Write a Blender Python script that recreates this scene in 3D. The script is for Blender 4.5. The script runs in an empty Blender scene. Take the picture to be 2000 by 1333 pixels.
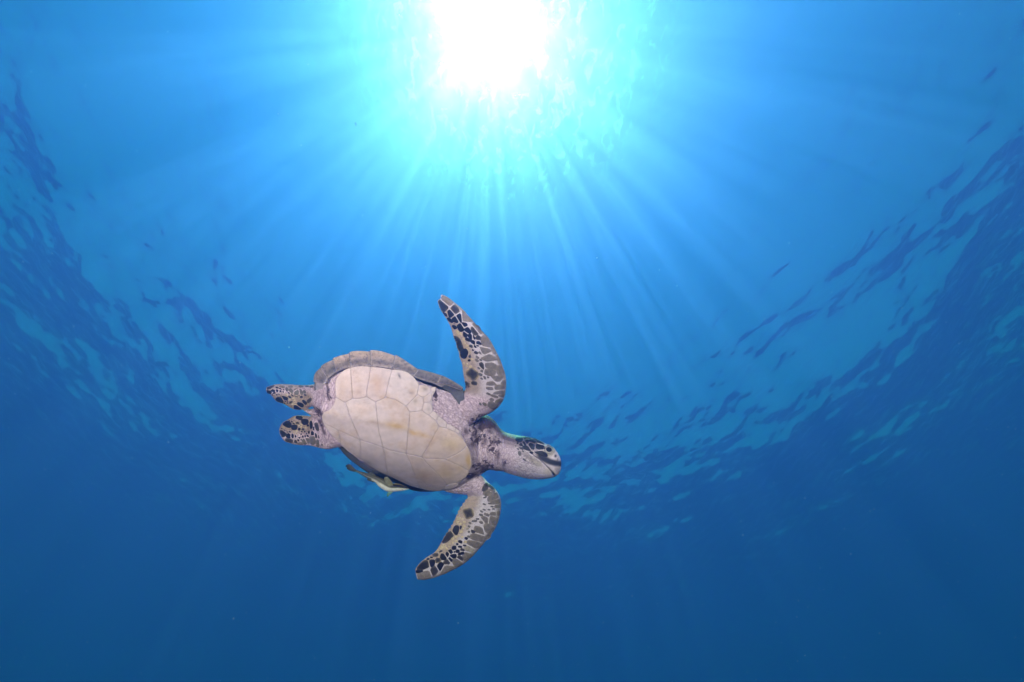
import bpy, bmesh, math, random
import numpy as np
from mathutils import Vector, Matrix, noise
from mathutils.bvhtree import BVHTree

sc = bpy.context.scene
COL = sc.collection

# ------------------------------------------------------------------ camera
PITCH = math.radians(57.0)
CAM = Vector((0.0, 0.0, -6.0))
cam_d = bpy.data.cameras.new('camera'); cam = bpy.data.objects.new('camera', cam_d); COL.objects.link(cam)
cam_d.sensor_width = 36.0; cam_d.lens = 16.0
cam_d.clip_start = 0.05; cam_d.clip_end = 900.0
cam.location = CAM
cam.rotation_euler = (math.pi / 2 + PITCH, 0, 0)
sc.camera = cam
F = 2000 * 16.0 / 36.0                                  # focal length in photo pixels
RX = Vector((1, 0, 0)); FW = Vector((0, math.cos(PITCH), math.sin(PITCH))); UP = Vector((0, -math.sin(PITCH), math.cos(PITCH)))

# ------------------------------------------------------------------ sky, sun, strobes, exposure
SUN_DIR = (RX * ((955 - 1000) / F) + UP * ((666.5 - 45) / F) + FW).normalized()
elev = math.asin(SUN_DIR.z)
w = bpy.data.worlds.new('World'); sc.world = w; w.use_nodes = True
nt = w.node_tree
sky = nt.nodes.new('ShaderNodeTexSky'); sky.sky_type = 'NISHITA'; sky.sun_disc = False
sky.sun_elevation = elev; sky.sun_rotation = math.atan2(SUN_DIR.x, SUN_DIR.y)
bg = nt.nodes['Background']; bg.inputs['Strength'].default_value = 0.05
nt.links.new(sky.outputs[0], bg.inputs['Color'])
sun_d = bpy.data.lights.new('sun', 'SUN'); sun = bpy.data.objects.new('sun', sun_d); COL.objects.link(sun)
sun_d.energy = 5.0; sun_d.angle = math.radians(0.5); sun_d.color = (1.0, 0.97, 0.92)
sun.rotation_euler = (-SUN_DIR).to_track_quat('-Z', 'Y').to_euler()
sc.view_settings.view_transform = 'Standard'; sc.view_settings.look = 'None'
sc.view_settings.exposure = EXPO = 1.27; sc.view_settings.gamma = 1.0; sc.view_settings.use_curve_mapping = False
sc.cycles.use_denoising = True
sc.cycles.max_bounces = 10; sc.cycles.transparent_max_bounces = 16; sc.cycles.volume_bounces = 2
sc.cycles.caustics_refractive = False; sc.cycles.caustics_reflective = False
sc.cycles.sample_clamp_indirect = 2.0

DT = 0.9                                                  # metres from the camera to the turtle
# the photographer's two strobes, on arms beside the camera: they light the turtle's belly
for (x, y, z, e) in ((0.62, 0.52, 0.0, 1.35), (-0.64, 0.02, 0.0, 0.8)):
    ld = bpy.data.lights.new('camera_strobe', 'SPOT'); lo = bpy.data.objects.new('camera_strobe', ld); COL.objects.link(lo)
    ld.energy = 29 * e; ld.color = (1.0, 0.66, 0.70); ld.spot_size = math.radians(46); ld.spot_blend = 0.6; ld.shadow_soft_size = 0.06
    lo.location = CAM + RX * x + UP * y - FW * z
    aim = CAM + RX * (-0.22 * DT) + UP * (-0.2 * DT) + FW * DT
    lo.rotation_euler = (aim - lo.location).to_track_quat('-Z', 'Y').to_euler()

# ------------------------------------------------------------------ helpers
class NT:
    def __init__(self, mat):
        mat.use_nodes = True; self.m = mat; self.t = mat.node_tree; self.t.nodes.clear()
        self.out = self.t.nodes.new('ShaderNodeOutputMaterial')
    def n(self, kind, **kw):
        x = self.t.nodes.new(kind)
        for k, v in kw.items():
            if k in x.inputs.keys() if hasattr(x.inputs, 'keys') else False: x.inputs[k].default_value = v
            else: setattr(x, k, v)
        return x
    def l(self, a, b): self.t.links.new(a, b)
    def math(self, op, a, b=None, clamp=False):
        x = self.t.nodes.new('ShaderNodeMath'); x.operation = op; x.use_clamp = clamp
        for i, v in enumerate((a, b)):
            if v is None: continue
            if isinstance(v, (int, float)): x.inputs[i].default_value = v
            else: self.l(v, x.inputs[i])
        return x.outputs[0]

def mesh_np(name, verts, faces, smooth=True):
    """mesh from numpy arrays; faces (n,3) or (n,4)"""
    me = bpy.data.meshes.new(name)
    verts = np.asarray(verts, np.float32); faces = np.asarray(faces, np.int32)
    k = faces.shape[1]
    me.vertices.add(len(verts)); me.vertices.foreach_set('co', verts.ravel())
    me.loops.add(faces.size); me.loops.foreach_set('vertex_index', faces.ravel())
    me.polygons.add(len(faces)); me.polygons.foreach_set('loop_start', np.arange(0, faces.size, k, dtype=np.int32))
    me.polygons.foreach_set('loop_total', np.full(len(faces), k, np.int32))
    me.update(); me.validate()
    if smooth: me.polygons.foreach_set('use_smooth', np.ones(len(me.polygons), bool))
    return me

def link(name, me, mat=None, parent=None):
    o = bpy.data.objects.new(name, me); COL.objects.link(o)
    if mat: me.materials.append(mat)
    if parent: o.parent = parent
    return o

# ------------------------------------------------------------------ the sea surface (waves are geometry, finest ripples bump)
rng = np.random.default_rng(7)
NR, NA = 760, 1320
tt = np.linspace(0, 1, NR)
rad = 0.05 + 5 * tt + 21.0 * tt ** 1.6 + 274.0 * tt ** 14
front_half = math.radians(78)
ang = np.concatenate([np.linspace(-front_half, front_half, 1060, endpoint=False), np.linspace(front_half, 2 * math.pi - front_half, 260, endpoint=False)]) + math.pi / 2
R, A = np.meshgrid(rad, ang, indexing='ij')
CX, CY = 0.0, -3.0
X = CX + R * np.cos(A); Y = CY + R * np.sin(A)
Z = np.zeros_like(X)
cell = np.maximum(np.gradient(rad)[:, None], R * np.abs(np.gradient(ang))[None, :].clip(0, 0.03))
WIND = math.radians(25)
for k in range(120):
    lam = 0.10 * 60.0 ** (rng.random() ** 1.25)
    th = WIND + rng.normal(0, 0.8)
    a = (0.026 if lam < 0.9 else 0.019) * lam / (2 * math.pi)
    fade = np.clip(lam / cell / 3 - 0.6, 0, 1)
    along = X * math.cos(th) + Y * math.sin(th); across = Y * math.cos(th) - X * math.sin(th)
    ph = rng.random(6) * 6.283
    warp = 1.2 * np.sin(across * 1.7 / lam + ph[0]) + 1.2 * np.sin(across * 0.63 / lam + along * 0.4 / lam + ph[1])
    gust = np.clip(0.5 + 0.6 * np.sin(along * 0.9 / lam ** 0.5 + across * 0.35 + ph[2]) + 0.5 * np.sin(across * 0.8 / lam ** 0.5 - along * 0.3 + ph[4]), 0, 2)
    Z += fade * gust * a * np.sin(along * 2 * math.pi / lam + ph[3] + warp)
idx = np.arange(NR * NA).reshape(NR, NA)
a0 = idx[:-1, :]; a1 = idx[1:, :]
q = np.stack([a0, a1, np.roll(a1, -1, 1), np.roll(a0, -1, 1)], -1).reshape(-1, 4)
sv = np.stack([X, Y, Z], -1).reshape(-1, 3)
me = mesh_np('sea_surface', sv, q)
m = bpy.data.materials.new('sea_surface'); T = NT(m)
geo = T.n('ShaderNodeNewGeometry')
mp = T.n('ShaderNodeMapping'); T.l(geo.outputs['Position'], mp.inputs[0]); mp.inputs['Rotation'].default_value = (0, 0, -WIND)
mp.inputs['Scale'].default_value = (1.0, 0.55, 1.0)
nz = T.n('ShaderNodeTexNoise'); T.l(mp.outputs[0], nz.inputs['Vector']); nz.inputs['Scale'].default_value = 7.0; nz.inputs['Detail'].default_value = 5.0; nz.inputs['Roughness'].default_value = 0.55; nz.inputs['Distortion'].default_value = 0.6
bump = T.n('ShaderNodeBump'); T.l(nz.outputs[0], bump.inputs['Height']); bump.inputs['Strength'].default_value = 0.7; bump.inputs['Distance'].default_value = 0.05
glass = T.n('ShaderNodeBsdfGlass'); glass.inputs['IOR'].default_value = 1.33; glass.inputs['Roughness'].default_value = 0.0
T.l(bump.outputs[0], glass.inputs['Normal'])
# share of the light passed straight on: bright noise painted in to make shafts, stopped by total reflection
fr = T.n('ShaderNodeFresnel'); fr.inputs['IOR'].default_value = 1.33
vo = T.n('ShaderNodeTexNoise'); T.l(mp.outputs[0], vo.inputs['Vector']); vo.inputs['Scale'].default_value = 9.0; vo.inputs['Detail'].default_value = 3.0; vo.inputs['Distortion'].default_value = 1.0
ramp = T.n('ShaderNodeMapRange'); T.l(vo.outputs[0], ramp.inputs['Value']); ramp.inputs['From Min'].default_value = 0.52; ramp.inputs['From Max'].default_value = 0.66; ramp.inputs['To Min'].default_value = 0.48; ramp.inputs['To Max'].default_value = 2.5; ramp.interpolation_type = 'SMOOTHSTEP'
sep = T.n('ShaderNodeSeparateXYZ'); T.l(geo.outputs['Incoming'], sep.inputs[0])
steep = T.n('ShaderNodeMapRange'); T.l(T.math('ABSOLUTE', sep.outputs[2]), steep.inputs['Value']); steep.inputs['From Min'].default_value = 0.95; steep.inputs['From Max'].default_value = 0.996; steep.interpolation_type = 'SMOOTHSTEP'
shaft_pattern = T.math('ADD', 0.9, T.math('MULTIPLY', T.math('SUBTRACT', ramp.outputs[0], 0.9), steep.outputs[0]))
pas = T.math('MULTIPLY', T.math('SUBTRACT', 1.0, fr.outputs[0]), shaft_pattern)
tr = T.n('ShaderNodeBsdfTransparent')
SKY_TINT = (0.02, 0.80, 1.0, 1)                              # blue-green painted onto sky light that comes through the surface aslant
glass.inputs['Color'].default_value = SKY_TINT
tint = T.n('ShaderNodeMix'); tint.data_type = 'RGBA'; overhead = T.n('ShaderNodeMapRange'); T.l(T.math('ABSOLUTE', sep.outputs[2]), overhead.inputs['Value']); overhead.inputs['From Min'].default_value = 0.86; overhead.inputs['From Max'].default_value = 0.99; overhead.interpolation_type = 'SMOOTHSTEP'; T.l(overhead.outputs[0], tint.inputs['Factor']); tint.inputs[6].default_value = SKY_TINT; tint.inputs[7].default_value = (1, 1, 1, 1)
amt = T.n('ShaderNodeMix'); amt.data_type = 'RGBA'; amt.blend_type = 'MULTIPLY'; amt.inputs['Factor'].default_value = 1; T.l(tint.outputs[2], amt.inputs[6])
cmb = T.n('ShaderNodeCombineColor'); [T.l(pas, cmb.inputs[k]) for k in range(3)]; T.l(cmb.outputs[0], amt.inputs[7])
T.l(amt.outputs[2], tr.inputs[0])
# capillary ripples too fine to build: a rough share of the refraction
fine = T.n('ShaderNodeBsdfGlass'); fine.inputs['IOR'].default_value = 1.33; fine.inputs['Roughness'].default_value = 0.80; T.l(tint.outputs[2], fine.inputs['Color']); T.l(bump.outputs[0], fine.inputs['Normal'])
both = T.n('ShaderNodeMixShader'); both.inputs[0].default_value = 0.065; T.l(glass.outputs[0], both.inputs[1]); T.l(fine.outputs[0], both.inputs[2])
mix = T.n('ShaderNodeMixShader'); mix.inputs[0].default_value = 0.60
T.l(both.outputs[0], mix.inputs[1]); T.l(tr.outputs[0], mix.inputs[2]); T.l(mix.outputs[0], T.out.inputs['Surface'])
o = link('sea_surface', me, m); o['kind'] = 'structure'; o['label'] = 'rippled sea surface seen from below'

# sea floor
fl = mesh_np('sea_floor', [(-240, -240, -40), (240, -240, -40), (240, 240, -40), (-240, 240, -40)], [(0, 1, 2, 3)])
m = bpy.data.materials.new('sand'); T = NT(m); pb = T.n('ShaderNodeBsdfPrincipled'); pb.inputs['Base Color'].default_value = (0.3, 0.27, 0.2, 1); pb.inputs['Roughness'].default_value = 1
T.l(pb.outputs[0], T.out.inputs['Surface'])
o = link('sea_floor', fl, m); o['kind'] = 'structure'

# the body of water: one closed box of even, pale blue water
bm = bmesh.new(); bmesh.ops.create_cube(bm, size=1.0)
for v in bm.verts: v.co = Vector((v.co.x * 500, v.co.y * 500, -0.55 if v.co.z > 0 else -41.0))
me = bpy.data.meshes.new('haze'); bm.to_mesh(me); bm.free()
m = bpy.data.materials.new('sea_water'); T = NT(m)
def principled(sig_s, sig_a, g):
    """Principled Volume with the scattering and absorption (per metre) of red, green and blue"""
    sig_s = np.array(sig_s); sig_a = np.array(sig_a)
    d = float(max(sig_s + sig_a)) * 1.001
    p = T.n('ShaderNodeVolumePrincipled'); p.inputs['Density'].default_value = d
    p.inputs['Color'].default_value = (*(sig_s / d), 1); p.inputs['Anisotropy'].default_value = g
    p.inputs['Absorption Color'].default_value = (*np.clip(1 - sig_a / (d - sig_s), 0, 1) ** 2, 1)
    return p
halo = principled((.030, .010, .009), (0.275, 0.072, 0.054), 0.955)       # white halo close round the sun
glow = principled((.0005, .006, .008), (0.0, 0.0, 0.0), 0.88)            # pale blue glow about it
wide = principled((.0001, .0225, .122), (0.0, 0.0, 0.0), 0.70)            # blue of the deep water
add = T.n('ShaderNodeAddShader'); T.l(halo.outputs[0], add.inputs[0]); T.l(glow.outputs[0], add.inputs[1])
add2 = T.n('ShaderNodeAddShader'); T.l(add.outputs[0], add2.inputs[0]); T.l(wide.outputs[0], add2.inputs[1]); T.l(add2.outputs[0], T.out.inputs['Volume'])
o = link('haze', me, m); o['kind'] = 'stuff'; o['label'] = 'clear blue sea water fading everything to deep blue'

# ================================================================== the turtle
# It is modelled in "u v h" units: u right and v down over its image-facing side, h towards the viewer, one unit = 1 mm at the turtle.
K = DT / F
U0, V0 = 780.0, 850.0
def to_local(uvh):
    uvh = np.asarray(uvh, np.float64).reshape(-1, 3)
    dep = DT - uvh[:, 2] * K
    x = (uvh[:, 0] - 1000) / F * dep - (U0 - 1000) / F * DT
    y = (666.5 - uvh[:, 1]) / F * dep - (666.5 - V0) / F * DT
    return np.stack([x, y, uvh[:, 2] * K], -1)
ORI = CAM + RX * ((U0 - 1000) / F * DT) + UP * ((666.5 - V0) / F * DT) + FW * DT
FRAME = Matrix((RX, UP, -FW)).transposed().to_4x4(); FRAME.translation = ORI

def empty(name, label, cat, group=None):
    e = bpy.data.objects.new(name, None); COL.objects.link(e); e.matrix_world = FRAME
    e.empty_display_size = 0.1
    e['label'] = label; e['category'] = cat
    if group: e['group'] = group
    return e

def polys_mesh(name, verts, faces, smooth=True):
    me = bpy.data.meshes.new(name); me.from_pydata([tuple(v) for v in verts], [], faces); me.update()
    if smooth: me.polygons.foreach_set('use_smooth', np.ones(len(me.polygons), bool))
    return me

def set_col(me, cols):
    a = me.color_attributes.new('Col', 'FLOAT_COLOR', 'POINT')
    c = np.ones((len(me.vertices), 4), np.float32); c[:, :3] = cols
    a.data.foreach_set('color', c.ravel())

def set_float(me, name, vals):
    a = me.attributes.new(name, 'FLOAT', 'POINT'); a.data.foreach_set('value', np.asarray(vals, np.float32))

# ---- depth of the plastron: a level, convex belly seen from below and to one side
UC, VC = 760.0, 880.0
CA, SA = math.cos(math.radians(17)), math.sin(math.radians(17))
_l = np.linspace(-140, 190, 331); _q = 0.00423
_t = 0.8 * _l + 0.6 * _q * _l ** 2; _h = 0.6 * _l - 0.8 * _q * _l ** 2
def st(u, v):
    du, dv = np.asarray(u, float) - UC, np.asarray(v, float) - VC
    return du * CA + dv * SA, du * SA - dv * CA
def seg_dist(u, v, pts):
    """distance to a polyline and the place along it (0..1)"""
    u = np.asarray(u, float); v = np.asarray(v, float)
    best = np.full(u.shape, 1e9); pos = np.zeros(u.shape); n = len(pts) - 1
    for i in range(n):
        (x0, y0), (x1, y1) = pts[i], pts[i + 1]
        dx, dy = x1 - x0, y1 - y0
        f = np.clip(((u - x0) * dx + (v - y0) * dy) / (dx * dx + dy * dy), 0, 1)
        d = np.hypot(u - x0 - f * dx, v - y0 - f * dy)
        w_ = d < best; best = np.where(w_, d, best); pos = np.where(w_, (i + f) / n, pos)
    return best, pos
def h_pl(u, v):
    s, t = st(u, v)
    h = np.interp(t, _t, _h) - 0.22 * s - 0.0006 * s * s
    d, p = seg_dist(u, v, [(628, 808), (690, 815), (745, 832), (800, 842)])
    return h + 4.5 * np.exp(-(d / 13) ** 2) * (1 - p)

# ---- lofts
def loft(stations, m=28, tip=True, root=True, bias=0.25, flat=1.0):
    """closed loft; station = (ax, ay, bx, by, h, half thickness), a is the thicker, leading edge"""
    S = np.array(stations, float); n = len(S)
    ss = np.linspace(0, n - 1, (n - 1) * 5 + 1)
    i0 = np.clip(ss.astype(int), 0, n - 2); f = (ss - i0)[:, None]
    p0 = S[np.clip(i0 - 1, 0, n - 1)]; p1 = S[i0]; p2 = S[i0 + 1]; p3 = S[np.clip(i0 + 2, 0, n - 1)]
    S = 0.5 * (2 * p1 + (p2 - p0) * f + (2 * p0 - 5 * p1 + 4 * p2 - p3) * f * f + (3 * p1 - p0 - 3 * p2 + p3) * f ** 3)
    vs = []; fs = []
    for a in S:
        for k in range(m):
            c, s_ = math.cos(2 * math.pi * k / m), math.sin(2 * math.pi * k / m)
            mu, mv = (a[0] + a[2]) / 2, (a[1] + a[3]) / 2
            vs.append((mu + c * (a[0] - a[2]) / 2, mv + c * (a[1] - a[3]) / 2, a[4] + math.copysign(abs(s_) ** flat, s_) * a[5] * (1 + bias * c)))
    for i in range(len(S) - 1):
        for k in range(m):
            k2 = (k + 1) % m
            fs.append((i * m + k, i * m + k2, (i + 1) * m + k2, (i + 1) * m + k))
    for i, on in ((0, tip), (len(S) - 1, root)):
        if on:
            c = np.mean(vs[i * m:(i + 1) * m], axis=0); vs.append(tuple(c)); ci = len(vs) - 1
            for k in range(m):
                k2 = (k + 1) % m
                fs.append((ci, i * m + k2, i * m + k) if i == 0 else (ci, i * m + k, i * m + k2))
    return vs, fs

FL_UP = [  # upper front flipper, tip to shoulder
 (868,578,853,588,52,2.5),(888,591,858,602,48,5),(907,608,866,616,44,6.5),(924,627,874,628,39,8),(941,646,880,641,34,9.5),(955,661,885,657,29,10.5),
 (966,680,892,678,23,11.5),(978,705,898,700,15,13),(986,727,903,719,7,14.5),(989,745,906,738,0,16),(988,762,908,753,-8,19),(985,777,907,763,-16,22),
 (975,794,896,764,-25,25),(960,806,878,760,-33,28),(942,815,860,757,-40,31),(920,830,845,768,-50,34),(880,850,820,795,-60,36)]
FL_LO = [  # lower front flipper
 (815,1133,810,1113,-72,2.5),(832,1133,818,1101,-73,5),(858,1126,832,1089,-75,6.5),(887,1113,849,1078,-78,8),(908,1101,858,1065,-80,9.5),(928,1082,868,1047,-83,10.5),
 (950,1056,880,1029,-86,11.5),(967,1034,889,1012,-89,13),(976,1010,897,994,-92,14.5),(979,990,906,981,-95,17),(977,972,914,969,-99,20),(967,955,901,966,-103,24),
 (954,943,880,963,-107,27),(941,930,862,956,-110,30),(920,915,850,940,-112,34),(880,895,830,920,-110,38)]
NECK = [
 (870,795,875,935,-92,42),(905,803,905,938,-99,45),(930,809,925,935,-99,46),(951,811,944,925,-97,45),(966,822,955,919,-95,42),(979,839,967,920.5,-92,40),(992,846,981,921.5,-90,38),
 (1011,850.5,1002,928,-88,37),(1028,852.5,1024,934,-88,36),(1047,857.5,1043,937,-88,35),(1060,863.5,1058,936.5,-87,33),(1071,869.5,1070,935.5,-86,30),
 (1081,876,1080,933.5,-84,26),(1089,884.5,1087,930,-82,20.5),(1094,895,1092.5,924,-80,14),(1096.5,904,1095.5,917,-79,7)]
HIND_UP = [
 (519.5,757,519.5,766,-20,2.5),(529,753,529,772,-20,4.5),(546,750,540,785,-19,6),(567,751,555,790,-18,7),(585,752,573,800,-17,8),(600,752,590,801,-16,10),
 (613,751,603,797,-15,13),(626,750,612,795,-14,18),(640,747,625,806,-16,24),(668,748,652,806,-20,28)]
HIND_LO = [
 (545,838,545.5,847,-34,2.5),(551,826,554,861,-33,4.5),(563,819,565,866,-31,6),(576,812,582,870,-29,7),(592,811.5,606,871,-27,9),(606,813,622,875,-24,12),
 (618,816,640,878,-22,16),(634,826,657,875,-24,22),(660,830,684,872,-30,26)]
TAIL = [(592,800.5,592.5,802,-14,1),(598,799.5,600,807,-15,4),(608,799,612,816,-16,8),(624,796,628,826,-17,13),(645,795,650,835,-20,20)]
core_pts = [(639,741),(658,727),(684,720),(705,717),(724,718),(750,721),(780,725),(809,737),(828,750),(850,756),(880,768),(905,803),(922,850),(929,895),(910,931),(880,957),
            (820,952),(764,932),(721,915),(694,893),(668,870),(643,846),(630,825),(626,803),(633,780),(631,756)]

def dense(pts, step=6.0, closed=True):
    out = []; n = len(pts)
    for i in range(n if closed else n - 1):
        a = np.array(pts[i], float); b = np.array(pts[(i + 1) % n], float)
        k = max(1, int(np.hypot(*(b - a)) / step))
        for j in range(k): out.append(tuple(a + (b - a) * j / k))
    if not closed: out.append(tuple(pts[-1]))
    return out

def pillow(pts, front, back, rings=14, edge=0.0):
    """closed solid over a star-shaped outline: front and back sheets given as depth functions of (u, v, lambda)"""
    pts = np.array(dense(pts, 5), float); c = pts.mean(0); m = len(pts); vs = []; fs = []
    lam = np.linspace(0, 1, rings + 1)[1:]
    for fn in (front, back):
        base = len(vs)
        vs.append((c[0], c[1], float(fn(c[0], c[1], 0.0))))
        for L in lam:
            p = c + (pts - c) * L
            hh = fn(p[:, 0], p[:, 1], L)
            vs += [(p[i, 0], p[i, 1], hh[i]) for i in range(m)]
        for k in range(m):
            k2 = (k + 1) % m
            f = (base, base + 1 + k2, base + 1 + k); fs.append(f if fn is front else f[::-1])
            for r in range(rings - 1):
                a, b = base + 1 + r * m, base + 1 + (r + 1) * m
                f = (a + k, a + k2, b + k2, b + k); fs.append(f if fn is front else f[::-1])
    A = 1 + (rings - 1) * m; B = A + 1 + rings * m
    for k in range(m):
        k2 = (k + 1) % m; fs.append((A + k, A + k2, B + k2, B + k))
    return vs, fs

core = pillow(core_pts, lambda u, v, L: h_pl(u, v) - 3.0 - 9.0 * L ** 10, lambda u, v, L: h_pl(u, v) - 62 + 20 * L ** 4)
solids = [core, loft([(*a[:5], a[5] * 0.85) for a in FL_UP], bias=0.42), loft([(*a[:5], a[5] * 0.85) for a in FL_LO], bias=0.42), loft(NECK, bias=-0.12, flat=0.9), loft(HIND_UP, bias=-0.1), loft(HIND_LO, bias=-0.1), loft(TAIL, bias=0)]
solids.append(loft([(864,575.5,859.5,577,53,1.5),(874,580,864,588,51,3),(892,594,876,604,48,4),(910,610,895,620,44,5)], bias=0))
av = []; af = []
for vs, fs in solids:
    b = len(av); av += [tuple(x) for x in vs]; af += [tuple(i + b for i in f) for f in fs]
tmp = bpy.data.meshes.new('tmp'); tmp.from_pydata(av, [], af)
bm = bmesh.new(); bm.from_mesh(tmp); bmesh.ops.recalc_face_normals(bm, faces=bm.faces); bm.to_mesh(tmp); bm.free()
to = bpy.data.objects.new('tmp', tmp); COL.objects.link(to)
rm = to.modifiers.new('r', 'REMESH'); rm.mode = 'VOXEL'; rm.voxel_size = 1.5; rm.adaptivity = 0
sm = to.modifiers.new('s', 'SMOOTH'); sm.iterations = 4; sm.factor = 0.5
bpy.context.view_layer.update()
ev = to.evaluated_get(bpy.context.evaluated_depsgraph_get())
body_me = bpy.data.meshes.new_from_object(ev)
bpy.data.objects.remove(to); bpy.data.meshes.remove(tmp)
n = len(body_me.vertices); co = np.empty(n * 3, np.float32); body_me.vertices.foreach_get('co', co); co = co.reshape(-1, 3).astype(float)
nor = np.empty(n * 3, np.float32); body_me.vertices.foreach_get('normal', nor); nor = nor.reshape(-1, 3).astype(float)
u, v = co[:, 0], co[:, 1]; front = nor[:, 2] > 0.0

# ---- sculpting: mouth, jaw, brow, eye socket, neck folds, flipper edge lumps
MOUTH = [(1034,883),(1044,891),(1054,898),(1064,907),(1072,915),(1078,922),(1082,927.5)]
d, p = seg_dist(u, v, MOUTH)
f = front & (u > 1000)
co -= nor * (np.where(f, 1.9 * np.exp(-(d / 1.5) ** 2) * (0.35 + 0.65 * p), 0))[:, None]
upj = f & (v < np.interp(u, [q[0] for q in MOUTH], [q[1] for q in MOUTH]))
co += nor * (np.where(upj, 1.3 * np.exp(-((d - 4) / 4) ** 2) * p, 0))[:, None]
de = np.hypot((u - 1071.7) / 1.0, (v - 878.8) / 0.9)
co += nor * (np.where(f, 1.8 * np.exp(-((de - 9.5) / 2.4) ** 2) - 1.5 * np.exp(-(de / 6) ** 4), 0))[:, None]
for fx, fw, am in ((942,3.2,1.6),(951,2.2,1.3),(957.5,2.6,1.8),(964,2,1.2),(970.5,2.4,2.2),(978,2.2,1.4),(986,2.2,1.0)):
    uu = u - (v - 880) * -0.12 - 3 * np.sin(v / 14.0 + fx)
    g = np.exp(-((uu - fx) / fw) ** 2) * np.exp(-((v - 893) / 34) ** 2)
    co -= nor * (g * am)[:, None]
lump = np.sin(u * 0.9 + v * 0.55) * np.sin(v * 0.62 - u * 0.35)
tr_up, _ = seg_dist(u, v, [(885,657),(892,678),(898,700),(903,719),(907,738),(909,757)])
tr_lo, _ = seg_dist(u, v, [(868,1047),(889,1012),(897,994),(906,981),(914,969)])
co += nor * (lump * (1.1 * np.exp(-(tr_up / 6) ** 2) + 1.1 * np.exp(-(tr_lo / 6) ** 2)))[:, None]
body_me.vertices.foreach_set('co', co.astype(np.float32).ravel()); body_me.update()
BVH = BVHTree.FromPolygons([tuple(c) for c in co], [tuple(p.vertices) for p in body_me.polygons])
def skin(uu, vv):
    """front surface of the body under (u, v): point and normal, or None"""
    loc, nn, i, dd = BVH.ray_cast(Vector((uu, vv, 400)), Vector((0, 0, -1)))
    return (np.array(loc), np.array(nn)) if loc is not None else None

# ---- colours of the skin (its own tones, with some shade painted in)
PINK = np.array((0.67, 0.51, 0.565)); LAV = np.array((0.58, 0.50, 0.53)); TAN = np.array((0.37, 0.27, 0.185)); DARK = np.array((0.045, 0.026, 0.030))
BROWN = np.array((0.20, 0.165, 0.135)); OLIVE = np.array((0.13, 0.115, 0.085)); BLACK = np.array((0.010, 0.011, 0.014))
col = np.tile(PINK, (n, 1)); wr = np.full(n, 1.0); mo = np.zeros(n)
def mixin(c, w_):
    global col
    w_ = np.clip(w_, 0, 1)[:, None]; col = col * (1 - w_) + np.asarray(c) * w_
def blob(bu, bv, ru, rv, c, k=1.0, rot=0.0, sharp=2.0):
    cr, sr = math.cos(math.radians(rot)), math.sin(math.radians(rot))
    du, dv = u - bu, v - bv
    e = np.sqrt(((du * cr + dv * sr) / ru) ** 2 + ((-du * sr + dv * cr) / rv) ** 2)
    mixin(c, k * np.exp(-e ** (2 * sharp)))
def line(pts, width, c, k=1.0):
    d, _ = seg_dist(u, v, pts); mixin(c, k * np.exp(-(d / width) ** 2))
def half(stations, f0, f1, soft):
    """0 on the leading side of a flipper to 1 on the trailing side; and the place along it"""
    S = np.array(stations); mid = S[:, :2] * (1 - f0) + S[:, 2:4] * f0
    A = S[:, :2]; B = S[:, 2:4]
    ss = np.linspace(0, len(S) - 1, 120); ii = np.arange(len(S))
    a = np.stack([np.interp(ss, ii, A[:, 0]), np.interp(ss, ii, A[:, 1])], -1); b = np.stack([np.interp(ss, ii, B[:, 0]), np.interp(ss, ii, B[:, 1])], -1)
    best = np.full(n, 1e9); ac = np.zeros(n); al = np.zeros(n)
    for i in range(120):
        w_ = b[i] - a[i]; L2 = w_ @ w_
        fr_ = ((u - a[i, 0]) * w_[0] + (v - a[i, 1]) * w_[1]) / L2
        dd = np.abs((u - a[i, 0]) * w_[1] - (v - a[i, 1]) * w_[0]) / math.sqrt(L2) + 40 * np.maximum(0, np.abs(fr_ - 0.5) - 0.6)
        m_ = dd < best; best = np.where(m_, dd, best); ac = np.where(m_, fr_, ac); al = np.where(m_, ss[i], al)
    return ac, al, best
for stn, sel, last in ((FL_UP, (v < 815) & (u > 845), 11.0), (FL_LO, (v > 925) & (u > 800), 10.0)):
    ac, al, bd = half(stn, 0.5, 0.5, 0.1)
    on = sel & (al < last + 1.2) & (bd < 25)
    k = np.where(on, np.clip((last + 1.2 - al) / 1.6, 0, 1), 0)
    mixin(LAV, k)
    mixin(TAN, k * np.clip((ac - 0.52) / 0.18, 0, 1) * 0.85)
    mixin(BROWN * 1.3, k * np.clip((0.16 - ac) / 0.10, 0, 1) * 0.8 * np.clip((last + 0.6 - al) / 0.6, 0, 1))
    wr = np.where(on, wr * (1 - 0.65 * k), wr)
hind = (u < 616) & (v < 803) | (u < 625) & (v > 808) & (v < 880)
mixin(TAN * 0.92, np.where(hind & (u < 612), np.clip((614 - u) / 10, 0, 1), 0) * np.where(v < 803, np.clip((v - 764) / 10, 0, 1), np.clip((852 - v) / 12, 0, 1)))
mixin(BROWN * 1.5, np.where(hind & (u < 612), np.clip((610 - u) / 30, 0, 1), 0) * np.where(v < 803, np.clip((764 - v) / 8, 0, 1), np.clip((v - 852) / 12, 0, 1)) * 0.7)
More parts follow.
